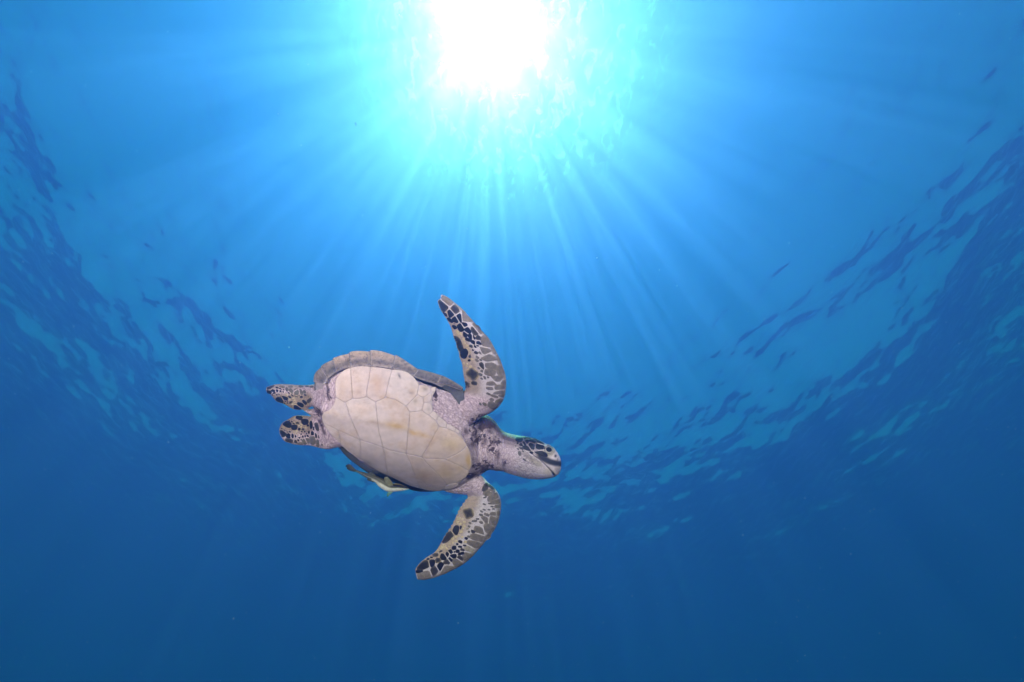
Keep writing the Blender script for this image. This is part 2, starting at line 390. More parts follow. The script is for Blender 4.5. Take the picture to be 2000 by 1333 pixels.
# dark patches of the armpits, the neck and the groin
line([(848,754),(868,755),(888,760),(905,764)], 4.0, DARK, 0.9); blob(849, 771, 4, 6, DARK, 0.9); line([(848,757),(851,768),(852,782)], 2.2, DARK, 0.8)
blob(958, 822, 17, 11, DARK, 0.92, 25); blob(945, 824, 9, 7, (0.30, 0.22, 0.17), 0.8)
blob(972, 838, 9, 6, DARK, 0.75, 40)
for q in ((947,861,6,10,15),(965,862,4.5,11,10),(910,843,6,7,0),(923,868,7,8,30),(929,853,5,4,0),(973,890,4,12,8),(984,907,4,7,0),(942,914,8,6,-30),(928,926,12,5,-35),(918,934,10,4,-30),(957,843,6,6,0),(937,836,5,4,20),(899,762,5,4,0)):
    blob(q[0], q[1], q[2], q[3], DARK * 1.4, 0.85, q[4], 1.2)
line([(943,921),(955,917),(968,919),(985,922)], 4.0, DARK * 1.5, 0.8)  # shade along the neck's lower edge, painted into the skin
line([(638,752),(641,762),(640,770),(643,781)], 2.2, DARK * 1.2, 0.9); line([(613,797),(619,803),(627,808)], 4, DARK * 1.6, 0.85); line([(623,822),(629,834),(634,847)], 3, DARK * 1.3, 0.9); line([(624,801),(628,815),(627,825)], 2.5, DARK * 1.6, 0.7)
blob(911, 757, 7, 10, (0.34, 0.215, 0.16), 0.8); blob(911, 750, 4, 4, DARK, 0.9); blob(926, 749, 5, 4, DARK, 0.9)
# head: pale cheeks, horn-coloured beak, dark stripe over the upper jaw
hd = u > 1000
mixin((0.60, 0.54, 0.56), np.where(hd, np.clip((u - 1000) / 20, 0, 1) * 0.55, 0))
wr = np.where(hd, wr * np.clip(1 - (u - 1040) / 25, 0.12, 1), wr)
upper = hd & (v < np.interp(u, [q[0] for q in MOUTH], [q[1] for q in MOUTH]))
d, p = seg_dist(u, v, [(1046,889),(1060,896),(1072,902),(1086,905),(1094,907)])
mixin(BLACK * 2, np.where(upper, np.exp(-(d / 5.2) ** 4) * np.clip((u - 1046) / 10, 0, 1), 0) * 0.95)
d, p = seg_dist(u, v, [(1046,884),(1062,892),(1075,898),(1090,900)])
mixin((0.5, 0.42, 0.33), np.where(hd & (u > 1060), np.exp(-(np.hypot(u - 1073, v - 880) / 13) ** 6), 0) * 0.9)
d, p = seg_dist(u, v, [(1048,887),(1064,896),(1076,903),(1088,906),(1095,906)])
mixin(BLACK * 2, np.where(upper, np.exp(-(d / 6.2) ** 4) * np.clip((u - 1044) / 9, 0, 1), 0) * 0.97)
blob(1085, 891, 2.6, 3.2, BLACK, 0.95, 20); blob(1089, 898, 2, 3, BLACK, 0.6)
blob(1090, 919, 8, 7, (0.34, 0.28, 0.28), 0.85, 45); blob(1073, 924, 12, 8, (0.55, 0.46, 0.38), 0.8, 35)
blob(1030, 890, 10, 5, (0.33, 0.28, 0.22), 0.6, 35); blob(1047, 903, 17, 7, (0.40, 0.34, 0.26), 0.85, 33); 
d, p = seg_dist(u, v, MOUTH); mixin(DARK * 0.8, np.where(hd, np.exp(-(d / (0.7 + 1.5 * p ** 3)) ** 2), 0))
blob(1080.5, 925.5, 2.2, 4.5, BLACK, 1.0, -35)
d = np.hypot(u - 1071.7, (v - 878.8) / 0.92); mixin((0.10, 0.085, 0.07), np.where(hd, np.exp(-((d - 8.2) / 1.0) ** 2) * 0.8, 0)); mixin((0.12, 0.1, 0.08), np.where(hd, np.exp(-((d - 11.5) / 0.8) ** 2) * 0.5, 0))
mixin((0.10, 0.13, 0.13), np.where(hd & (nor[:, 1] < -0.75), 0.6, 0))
nk = np.where((u > 925) & (u < 1050) & (v < 905) & (nor[:, 1] < -0.3), np.clip((-nor[:, 1] - 0.3) / 0.35, 0, 1), 0); mixin(DARK * 1.2, nk * 0.88)  # dark speckled neck top, painted darker still to dim its sunlit edge
# back of the limbs: olive brown
mixin(OLIVE, np.where(nor[:, 2] < -0.15, 0.9, 0))
# flank between belly and rim: the shell's shade painted in as slate grey
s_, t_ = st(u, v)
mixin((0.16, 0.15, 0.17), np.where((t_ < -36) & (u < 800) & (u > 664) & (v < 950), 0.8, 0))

def skin_mat(name):
    m = bpy.data.materials.new(name); T = NT(m)
    at = T.n('ShaderNodeAttribute'); at.attribute_name = 'Col'; aw = T.n('ShaderNodeAttribute'); aw.attribute_name = 'wr'; am = T.n('ShaderNodeAttribute'); am.attribute_name = 'mo'
    tc = T.n('ShaderNodeTexCoord')
    wob = T.n('ShaderNodeTexNoise'); T.l(tc.outputs['Object'], wob.inputs['Vector']); wob.inputs['Scale'].default_value = 65
    def folds(angle):
        rot = T.n('ShaderNodeMapping'); rot.vector_type = 'TEXTURE'; T.l(tc.outputs['Object'], rot.inputs[0]); rot.inputs['Rotation'].default_value = (0, 0, math.radians(angle))
        sc2 = T.n('ShaderNodeVectorMath'); sc2.operation = 'MULTIPLY'; T.l(rot.outputs[0], sc2.inputs[0]); sc2.inputs[1].default_value = (0.30, 1, 0.8)
        va = T.n('ShaderNodeVectorMath'); va.operation = 'MULTIPLY_ADD'; T.l(wob.outputs['Color'], va.inputs[0]); va.inputs[1].default_value = (0.008,) * 3; T.l(sc2.outputs[0], va.inputs[2])
        v1 = T.n('ShaderNodeTexVoronoi'); v1.feature = 'DISTANCE_TO_EDGE'; v1.inputs['Scale'].default_value = 290; T.l(va.outputs[0], v1.inputs['Vector'])
        v2 = T.n('ShaderNodeTexVoronoi'); v2.feature = 'DISTANCE_TO_EDGE'; v2.inputs['Scale'].default_value = 100; T.l(va.outputs[0], v2.inputs['Vector'])
        c1 = T.n('ShaderNodeMapRange'); T.l(v1.outputs[0], c1.inputs['Value']); c1.inputs['From Max'].default_value = 0.13
        c2 = T.n('ShaderNodeMapRange'); T.l(v2.outputs[0], c2.inputs['Value']); c2.inputs['From Max'].default_value = 0.07
        return T.math('MULTIPLY', c1.outputs[0], T.math('ADD', 0.45, T.math('MULTIPLY', c2.outputs[0], 0.55)))
    pat = folds(-42)
    for nm, ang_ in (('fold_neck', 80), ('fold_head', -24), ('fold_low', 28)):
        wa = T.n('ShaderNodeAttribute'); wa.attribute_name = nm
        mf = T.n('ShaderNodeMix'); T.l(wa.outputs['Fac'], mf.inputs[0]); T.l(pat, mf.inputs[2]); T.l(folds(ang_), mf.inputs[3]); pat = mf.outputs[0]
    crease = T.math('MULTIPLY', T.math('SUBTRACT', 1.0, pat), aw.outputs['Fac'])
    mixc = T.n('ShaderNodeMix'); mixc.data_type = 'RGBA'; T.l(T.math('MULTIPLY', crease, 0.6), mixc.inputs['Factor']); T.l(at.outputs['Color'], mixc.inputs[6]); mixc.inputs[7].default_value = (0.13, 0.075, 0.09, 1)
    nz = T.n('ShaderNodeTexNoise'); T.l(tc.outputs['Object'], nz.inputs['Vector']); nz.inputs['Scale'].default_value = 130; nz.inputs['Detail'].default_value = 6; nz.inputs['Roughness'].default_value = 0.65
    rg = T.n('ShaderNodeMapRange'); T.l(nz.outputs[0], rg.inputs['Value']); rg.inputs['From Min'].default_value = 0.3; rg.inputs['From Max'].default_value = 0.7; rg.inputs['To Min'].default_value = 0.84; rg.inputs['To Max'].default_value = 1.12
    fn = T.n('ShaderNodeTexNoise'); T.l(tc.outputs['Object'], fn.inputs['Vector']); fn.inputs['Scale'].default_value = 95; fn.inputs['Detail'].default_value = 5; fn.inputs['Roughness'].default_value = 0.65; fn.inputs['Distortion'].default_value = 0.8
    fm_ = T.n('ShaderNodeMapRange'); T.l(T.math('ADD', fn.outputs[0], T.math('MULTIPLY', am.outputs['Fac'], 0.30)), fm_.inputs['Value']); fm_.inputs['From Min'].default_value = 0.68; fm_.inputs['From Max'].default_value = 0.73
    mix2 = T.n('ShaderNodeMix'); mix2.data_type = 'RGBA'; T.l(T.math('MULTIPLY', fm_.outputs[0], 0.94), mix2.inputs['Factor']); T.l(mixc.outputs[2], mix2.inputs[6]); mix2.inputs[7].default_value = (0.055, 0.030, 0.036, 1)
    mul = T.n('ShaderNodeMix'); mul.data_type = 'RGBA'; mul.blend_type = 'MULTIPLY'; mul.inputs['Factor'].default_value = 1
    T.l(mix2.outputs[2], mul.inputs[6])
    cmb = T.n('ShaderNodeCombineColor'); [T.l(rg.outputs[0], cmb.inputs[i]) for i in range(3)]; T.l(cmb.outputs[0], mul.inputs[7])
    bs = T.n('ShaderNodeBsdfPrincipled'); T.l(mul.outputs[2], bs.inputs['Base Color']); bs.inputs['Roughness'].default_value = 0.62; bs.inputs['Specular IOR Level'].default_value = 0.25
    hgt = T.math('ADD', T.math('MULTIPLY', crease, -1.0), T.math('MULTIPLY', nz.outputs[0], 0.5))
    bp = T.n('ShaderNodeBump'); T.l(hgt, bp.inputs['Height']); bp.inputs['Strength'].default_value = 0.9; bp.inputs['Distance'].default_value = 0.0011; T.l(bp.outputs[0], bs.inputs['Normal'])
    T.l(bs.outputs[0], T.out.inputs['Surface'])
    return m
def plate_mat(name, rough=0.5, amount=0.3, scale=70, spot=None, bump=0.0006, det=6):
    """horn plate: vertex colour, mottled by noise; spot = (colour, threshold) of darker flecks"""
    m = bpy.data.materials.new(name); T = NT(m)
    at = T.n('ShaderNodeAttribute'); at.attribute_name = 'Col'; tc = T.n('ShaderNodeTexCoord')
    nz = T.n('ShaderNodeTexNoise'); T.l(tc.outputs['Object'], nz.inputs['Vector']); nz.inputs['Scale'].default_value = scale * 1.45; nz.inputs['Detail'].default_value = det; nz.inputs['Roughness'].default_value = 0.6
    rg = T.n('ShaderNodeMapRange'); T.l(nz.outputs[0], rg.inputs['Value']); rg.inputs['From Min'].default_value = 0.3; rg.inputs['From Max'].default_value = 0.7; rg.inputs['To Min'].default_value = 1 - amount; rg.inputs['To Max'].default_value = 1 + amount * 0.6
    mul = T.n('ShaderNodeMix'); mul.data_type = 'RGBA'; mul.blend_type = 'MULTIPLY'; mul.inputs['Factor'].default_value = 1
    T.l(at.outputs['Color'], mul.inputs[6]); cmb = T.n('ShaderNodeCombineColor'); [T.l(rg.outputs[0], cmb.inputs[i]) for i in range(3)]; T.l(cmb.outputs[0], mul.inputs[7])
    colr = mul.outputs[2]
    if spot:
        for (sc_, lo, hi, c_, k_) in spot:
            n2 = T.n('ShaderNodeTexNoise'); T.l(tc.outputs['Object'], n2.inputs['Vector']); n2.inputs['Scale'].default_value = sc_ * 1.45; n2.inputs['Detail'].default_value = 5; n2.inputs['Roughness'].default_value = 0.7
            r2 = T.n('ShaderNodeMapRange'); T.l(n2.outputs[0], r2.inputs['Value']); r2.inputs['From Min'].default_value = lo; r2.inputs['From Max'].default_value = hi
            mx = T.n('ShaderNodeMix'); mx.data_type = 'RGBA'; T.l(T.math('MULTIPLY', r2.outputs[0], k_), mx.inputs['Factor']); T.l(colr, mx.inputs[6]); mx.inputs[7].default_value = (*c_, 1); colr = mx.outputs[2]
    bs = T.n('ShaderNodeBsdfPrincipled'); T.l(colr, bs.inputs['Base Color']); bs.inputs['Roughness'].default_value = rough; bs.inputs['Specular IOR Level'].default_value = 0.16
    bp = T.n('ShaderNodeBump'); T.l(nz.outputs[0], bp.inputs['Height']); bp.inputs['Strength'].default_value = 0.6; bp.inputs['Distance'].default_value = bump; T.l(bp.outputs[0], bs.inputs['Normal'])
    T.l(bs.outputs[0], T.out.inputs['Surface'])
    return m
M_SKIN = skin_mat('turtle_skin'); M_SCALE = plate_mat('flipper_scale', 0.45, 0.35, 130)
M_BELLY = plate_mat('belly_horn', 0.42, 0.16, 40, [(16, 0.50, 0.70, (0.48, 0.31, 0.18), 0.55), (75, 0.58, 0.72, (0.44, 0.27, 0.19), 0.4), (330, 0.58, 0.68, (0.20, 0.13, 0.10), 0.4)], 0.0005, 9)
M_RIM = plate_mat('rim_horn', 0.5, 0.3, 60, [(110, 0.50, 0.62, (0.045, 0.04, 0.045), 0.55), (300, 0.62, 0.7, (0.22, 0.08, 0.05), 0.4)], 0.001)
M_SEAM = plate_mat('belly_seam', 0.7, 0.2, 90); M_SHELL = plate_mat('shell_horn', 0.45, 0.5, 25, [(60, 0.5, 0.7, (0.02, 0.018, 0.01), 0.7)], 0.002)

turtle = empty('sea_turtle', 'green sea turtle swimming to the right with its pale belly showing', 'turtle')
for (mu_, mv_, ru_, rv_, k_) in ((950,826,26,18,1.0),(935,850,26,26,0.72),(965,868,16,30,0.6),(945,912,26,12,0.75),(920,930,20,8,0.7),(985,905,14,16,0.35),(868,758,34,7,0.9),(850,772,7,14,0.8),(640,768,6,18,0.65),(622,806,12,12,0.75),(630,836,7,18,0.6),(912,755,10,10,0.7)):
    mo = np.maximum(mo, 1.18 * k_ * np.exp(-((u - mu_) / ru_) ** 2 - ((v - mv_) / rv_) ** 2))
mo = np.where(u < 1004, mo, 0)
def step_(x, a, b): return 1 / (1 + np.exp(-np.clip((x - a) / b, -30, 30)))
wob_n = 5 * np.sin(v / 9.0) + 4 * np.sin(u / 7.0 + v / 13.0)
w_head = step_(u + wob_n, 1000, 4); w_neck = step_(u + wob_n, 930, 5) * step_(v, 810, 4) * (1 - step_(v, 938, 5)) * (1 - w_head)
w_low = step_(v + 0.3 * wob_n, 925, 6) * (1 - w_neck) * (1 - w_head); w_hind = (1 - step_(u, 660, 5)) * (1 - w_low)
for nm, w_ in (('fold_neck', np.maximum(w_neck, w_hind)), ('fold_head', w_head), ('fold_low', w_low)): set_float(body_me, nm, w_)
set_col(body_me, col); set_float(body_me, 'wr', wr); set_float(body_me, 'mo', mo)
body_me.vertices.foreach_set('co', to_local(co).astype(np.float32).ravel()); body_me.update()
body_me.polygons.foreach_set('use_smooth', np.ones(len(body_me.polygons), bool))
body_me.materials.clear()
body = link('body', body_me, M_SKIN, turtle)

# ---- plastron: a base with the dark seams, and every scute a plate of its own
S_ = {
 'c1': [(660,734),(672,723),(685,718),(686.5,745),(688.5,779.5),(673.5,787),(655.5,776.5),(654.8,763),(654,748)],
 'c2': [(685,718),(705,715.5),(724,716.5),(721,740),(717,760),(716,776),(703,779),(688.5,779.5),(686.5,745)],
 'c3': [(724,716.5),(745,718.5),(766,722),(762,736),(757.5,754),(753,777),(733.5,786),(716,776),(717,760),(721,740)],
 'c4': [(766,722),(785,724),(797,728),(809,737.5),(818.5,751),(814.6,772),(793,794),(772.5,781),(753,777),(757.5,754),(762,736)],
 'b1': [(655.5,776.5),(673.5,787),(678,795),(682,811),(693,836.5),(703,860),(660,841),(631,827),(628,814),(632,806),(645,800),(652,790)],
 'b2': [(673.5,787),(688.5,779.5),(703,779),(716,776),(733.5,786),(736.5,814),(739.5,842.5),(748,875),(729,868),(703,860),(693,836.5),(682,811),(678,795)],
 'b3': [(733.5,786),(753,777),(772.5,781),(793,794),(800,806),(799,825),(797,845),(793,887),(760,880),(748,875),(739.5,842.5),(736.5,814)],
 'b4': [(800,806),(824,803),(838,812),(852,823),(857.5,834),(848,851),(838,870),(823,893.5),(808,890),(793,887),(797,845),(799,825)],
 'b5': [(857.5,834),(871,837),(888,844),(904,857),(912.5,870),(905,878),(895,886),(869,898),(853,897),(826,896),(823,893.5),(838,870),(848,851)],
 'b6': [(912.5,870),(919,885),(922,907),(917,921),(895,909),(869,898),(895,886),(905,878)],
 'sa': [(818.5,751),(830,753),(840,757),(841,767),(827,777),(814.6,772)],
 'sb': [(793,794),(814.6,772),(827,777),(828,787),(824,803),(800,806)],
 'sc': [(827,777),(841,767),(844,776.5),(840,786.5),(828,787)],
 'sd': [(828,787),(840,786.5),(846,802),(838,812),(824,803)],
 'se': [(846,802),(857,811),(852,823),(838,812)],
 'sf': [(857,813),(874,827),(871,837),(857.5,834),(852,823)],
 'sg': [(874,827),(891,837),(888,844),(871,837)],
 'sh': [(891,837),(899,843),(897,849),(888,844)],
 'si': [(841,757),(852,755.5),(851,764),(842,766)],
 'l1': [(631,827),(660,841),(664,855),(665,868),(652,855),(640,842)],
 'l2': [(660,841),(703,860),(704,872),(704,897),(692,891),(678,881),(665,868),(664,855)],
 'l3': [(703,860),(729,868),(748,875),(752,889),(754,908),(759,929),(740,921),(720,909),(704,897),(704,872)],
 'l4': [(748,875),(760,880),(793,887),(799,900),(806,918),(815,943),(821,955),(800,949),(780,940),(759,929),(754,908),(752,889)],
 'l5': [(793,887),(808,890),(823,893.5),(826,896),(836,908),(848,919),(862,934),(873,947),(866,955),(858,960),(840,959),(821,955),(815,943),(806,918),(799,900)],
 'l6': [(826,896),(853,897),(869,898),(895,909),(917,921),(910,933),(895,942),(873,947),(862,934),(848,919),(836,908)],
 'l7': [(873,947),(893,943),(897,949),(880,957),(866,955)],
}
BONE = np.array((0.62, 0.50, 0.475)); CREAM = np.array((0.61, 0.47, 0.41)); ROSE = np.array((0.61, 0.475, 0.445))
TINT = {'c1': ROSE, 'c2': ROSE * 0.98, 'c3': ROSE, 'c4': BONE * 1.03, 'b5': CREAM, 'b6': CREAM * 0.98, 'l6': CREAM, 'l5': CREAM * 0.97, 'b4': (BONE + CREAM) / 2}
STAINS = [(773,832,20,7,10,(0.50,0.33,0.14),0.55),(733,826,25,5,14,(0.46,0.34,0.26),0.4),(806,846,10,5,30,(0.55,0.36,0.17),0.55),(825,850,14,4,20,(0.55,0.36,0.17),0.4),(915,900,5,14,-5,(0.52,0.34,0.15),0.6),(897,915,8,8,0,(0.54,0.38,0.2),0.35),
          (770,935,30,5,22,(0.34,0.24,0.17),0.6),(720,905,18,5,30,(0.33,0.27,0.25),0.5),(830,932,12,9,30,(0.5,0.33,0.17),0.35),(870,925,16,10,20,(0.55,0.38,0.2),0.35),(880,868,18,12,10,(0.58,0.43,0.26),0.4),
          (830,760,5,4,0,(0.34,0.28,0.21),0.6),(811,784,4,5,0,(0.38,0.31,0.24),0.5),(837,800,3,4,0,(0.4,0.33,0.27),0.5),(802,766,2,3,0,(0.13,0.11,0.09),0.8),(747,726,1.6,1.2,0,(0.15,0.13,0.12),0.8),(780,735,2,1.4,0,(0.15,0.13,0.12),0.8),(790,734,2,1.5,0,(0.2,0.17,0.15),0.7),
          (737,752,10,14,0,(0.58,0.37,0.27),0.3),(700,765,9,12,0,(0.5,0.34,0.25),0.3),(668,765,8,16,0,(0.5,0.36,0.27),0.3),(705,800,14,7,0,(0.58,0.40,0.28),0.3)]
def stain(cu, cv, c):
    for (bu, bv, ru, rv, rot, sc_, k_) in STAINS:
        cr, sr = math.cos(math.radians(rot)), math.sin(math.radians(rot)); du, dv = cu - bu, cv - bv
        e = ((du * cr + dv * sr) / ru) ** 2 + ((-du * sr + dv * cr) / rv) ** 2
        w_ = np.clip(1.9 * k_ * np.exp(-e), 0, 0.9)[:, None]; c = c * (1 - w_) + np.array(sc_) * w_
    return c
def round_poly(pts, it=1):
    pts = np.array(pts, float)
    for _ in range(it):
        nx = np.roll(pts, -1, 0); pts = np.stack([pts * 0.75 + nx * 0.25, pts * 0.25 + nx * 0.75], 1).reshape(-1, 2)
    return pts
def inset(pts, d):
    """move every vertex of a polygon inwards by d"""
    pts = np.array(pts, float); a = np.roll(pts, 1, 0); b = np.roll(pts, -1, 0)
    e1 = pts - a; e2 = b - pts
    n1 = np.stack([-e1[:, 1], e1[:, 0]], -1) / (np.linalg.norm(e1, axis=1)[:, None] + 1e-9); n2 = np.stack([-e2[:, 1], e2[:, 0]], -1) / (np.linalg.norm(e2, axis=1)[:, None] + 1e-9)
    area = np.sum(pts[:, 0] * b[:, 1] - b[:, 0] * pts[:, 1])
    nn = n1 + n2; nn /= np.maximum(1e-6, np.linalg.norm(nn, axis=1))[:, None]
    return pts + nn * (d if area > 0 else -d)
def soften(poly):
    """dense outline whose straight runs stay and whose corners are slightly rounded"""
    q = np.array(dense(poly, 2.5), float)
    for _ in range(2): q = 0.5 * q + 0.25 * (np.roll(q, 1, 0) + np.roll(q, -1, 0))
    return q
plast_out = [(660,734),(672,723),(685,718),(705,715.5),(724,716.5),(745,718.5),(766,722),(785,724),(797,728),(809,737.5),(818.5,751),(830,753),(840,757),(852,755.5),(851,764),(844,776.5),(846,802),(857,811),(874,827),(891,837),(899,843),(904,857),(912.5,870),(919,885),(922,907),(917,921),(910,933),(897,948),(880,957),(858,960),(840,959),(821,955),(800,949),(780,940),(759,929),(740,921),(720,909),(704,897),(692,891),(678,881),(665,868),(652,855),(640,842),(631,827),(628,814),(632,806),(645,800),(652,790),(655.5,776.5),(654.8,763),(654,748)]
pvs, pfs = pillow(inset(plast_out, 0.5), lambda a, b, L: h_pl(a, b) - 0.8, lambda a, b, L: h_pl(a, b) - 7.0, 30)
pm = polys_mesh('plastron', to_local(pvs), pfs); pv_ = np.array(pvs)
set_col(pm, np.tile((0.50, 0.41, 0.41), (len(pvs), 1)))
plastron = link('plastron', pm, M_SEAM, turtle)
def flip_fix(me):
    bm = bmesh.new(); bm.from_mesh(me); bmesh.ops.recalc_face_normals(bm, faces=bm.faces); bm.to_mesh(me); bm.free()
flip_fix(pm)
for key, poly in S_.items():
    q = soften(poly); q = inset(q, 0.2); c = q.mean(0); m_ = len(q)
    span = np.linalg.norm(q - c, axis=1)
    vs = [(c[0], c[1], float(h_pl(c[0], c[1])) + 0.5)]; fs = []
    small = span.mean() < 14
    insets = [0.0, 0.35, 1.0, 2.4] + ([] if small else [5.0])
    rings = [(q, -2.2)] + [(c + (q - c) * (1 - d_ / max(4.0, np.linalg.norm(q - c, axis=1).min() * 1.6)) if d_ else q, z_) for d_, z_ in zip(insets, (-0.2, 0.15, 0.32, 0.44, 0.5))]
    last = rings[-1][0]
    for lam in ((0.75, 0.5, 0.25) if not small else (0.5,)): rings.append((c + (last - c) * lam, 0.5))
    for rp, z_ in rings:
        hh = h_pl(rp[:, 0], rp[:, 1]) + z_; vs += [(rp[i, 0], rp[i, 1], hh[i]) for i in range(m_)]
    for r in range(len(rings) - 1):
        for k in range(m_):
            k2 = (k + 1) % m_; fs.append((1 + r * m_ + k, 1 + r * m_ + k2, 1 + (r + 1) * m_ + k2, 1 + (r + 1) * m_ + k))
    b_ = 1 + (len(rings) - 1) * m_
    for k in range(m_): fs.append((b_ + k, b_ + (k + 1) % m_, 0))
    va = np.array(vs); me = polys_mesh('scute', to_local(vs), fs); flip_fix(me)
    # recalc may turn an open plate inside out: face the viewer
    if np.mean([p.normal.z for p in me.polygons]) < 0: me.flip_normals()
    base = np.tile(TINT.get(key, BONE), (len(vs), 1)) * (1 + 0.03 * math.sin(sum(map(ord, key)) % 7))
    cc = stain(va[:, 0], va[:, 1], base)
    dist = np.full(len(vs), 9.0); idx_ = 1
    for d_ in [0.0] + insets: dist[idx_:idx_ + m_] = d_; idx_ += m_
    edge = np.exp(-dist / 1.2)[:, None]; cc = cc * (1 - 0.35 * edge) + np.array((0.50, 0.42, 0.41)) * 0.35 * edge
    set_col(me, cc)
    link('scute', me, M_BELLY, plastron)

# ---- carapace: dome away from the viewer, its rim underside carries the marginal scutes
RIM = [(614,748),(618,726),(628,716),(650,702.5),(683,689.5),(723,686),(772,695),(817,722),(862,734),(905,757.5),(908,790),(912,840),(910,880),(900,920),(876,950),(850,961),(820,961),(800,957),(764,941),(740,933),(721,926),(700,911),(684,899),(674,890),(665.5,879),(640,850),(622,815),(614,780)]
def h_rim(uu, vv):
    s, t = st(uu, vv); return np.interp(t, [-75, 130], [-165, 12]) - 0.22 * s - 0.6 * np.maximum(0, s - 118)
rp = np.array(dense(RIM, 4), float)
for _ in range(3): rp = 0.5 * rp + 0.25 * (np.roll(rp, 1, 0) + np.roll(rp, -1, 0))
rh = h_rim(rp[:, 0], rp[:, 1]); m_ = len(rp); cen = rp.mean(0); ch = rh.mean()
ND = np.array((0.0, -0.6, -0.8))                                   # up through the shell, in u v h (v runs down)
vs = []; fs = []; tone = []
prof = [(-0.16, -1.0, 0), (-0.08, 0.5, 0), (-0.02, 1.2, 0), (0.0, 2.6, 1), (0.03, 6, 1)] + [(x, 6 + 66 * (1 - (1 - x) ** 2), 1) for x in np.linspace(0.1, 0.97, 16)]
for (x, z_, tn) in prof:
    x_ = abs(x)
    base = np.stack([rp[:, 0] + (cen[0] - rp[:, 0]) * x_, rp[:, 1] + (cen[1] - rp[:, 1]) * x_, rh + (ch - rh) * x_], -1)
    if x < 0: base[:, 2] -= 0.5
    base = base + ND * z_ - ND * 2.6
    vs += [tuple(b) for b in base]; tone += [tn] * m_
for r in range(len(prof) - 1):
    for k in range(m_):
        k2 = (k + 1) % m_; fs.append((r * m_ + k, r * m_ + k2, (r + 1) * m_ + k2, (r + 1) * m_ + k))
vs.append(tuple(np.mean(vs[-m_:], axis=0))); tone.append(1); b_ = (len(prof) - 1) * m_
for k in range(m_): fs.append((b_ + k, b_ + (k + 1) % m_, len(vs) - 1))
cm = polys_mesh('carapace', to_local(vs), fs); flip_fix(cm)
tone = np.array(tone)[:, None]; cva = np.array(vs); s_, t_ = st(cva[:, 0], cva[:, 1])
set_col(cm, np.where(tone > 0, np.array((0.075, 0.070, 0.035)), np.where((t_[:, None] > 40) & (s_[:, None] < 60), np.array((0.46, 0.40, 0.42)), np.array((0.10, 0.10, 0.11)))))
carapace = link('carapace', cm, M_SHELL, turtle)
cm.materials.append(M_SEAM)
fm = np.array([1 if all(tone[i, 0] == 0 for i in p.vertices) else 0 for p in cm.polygons], np.int32); cm.polygons.foreach_set('material_index', fm)

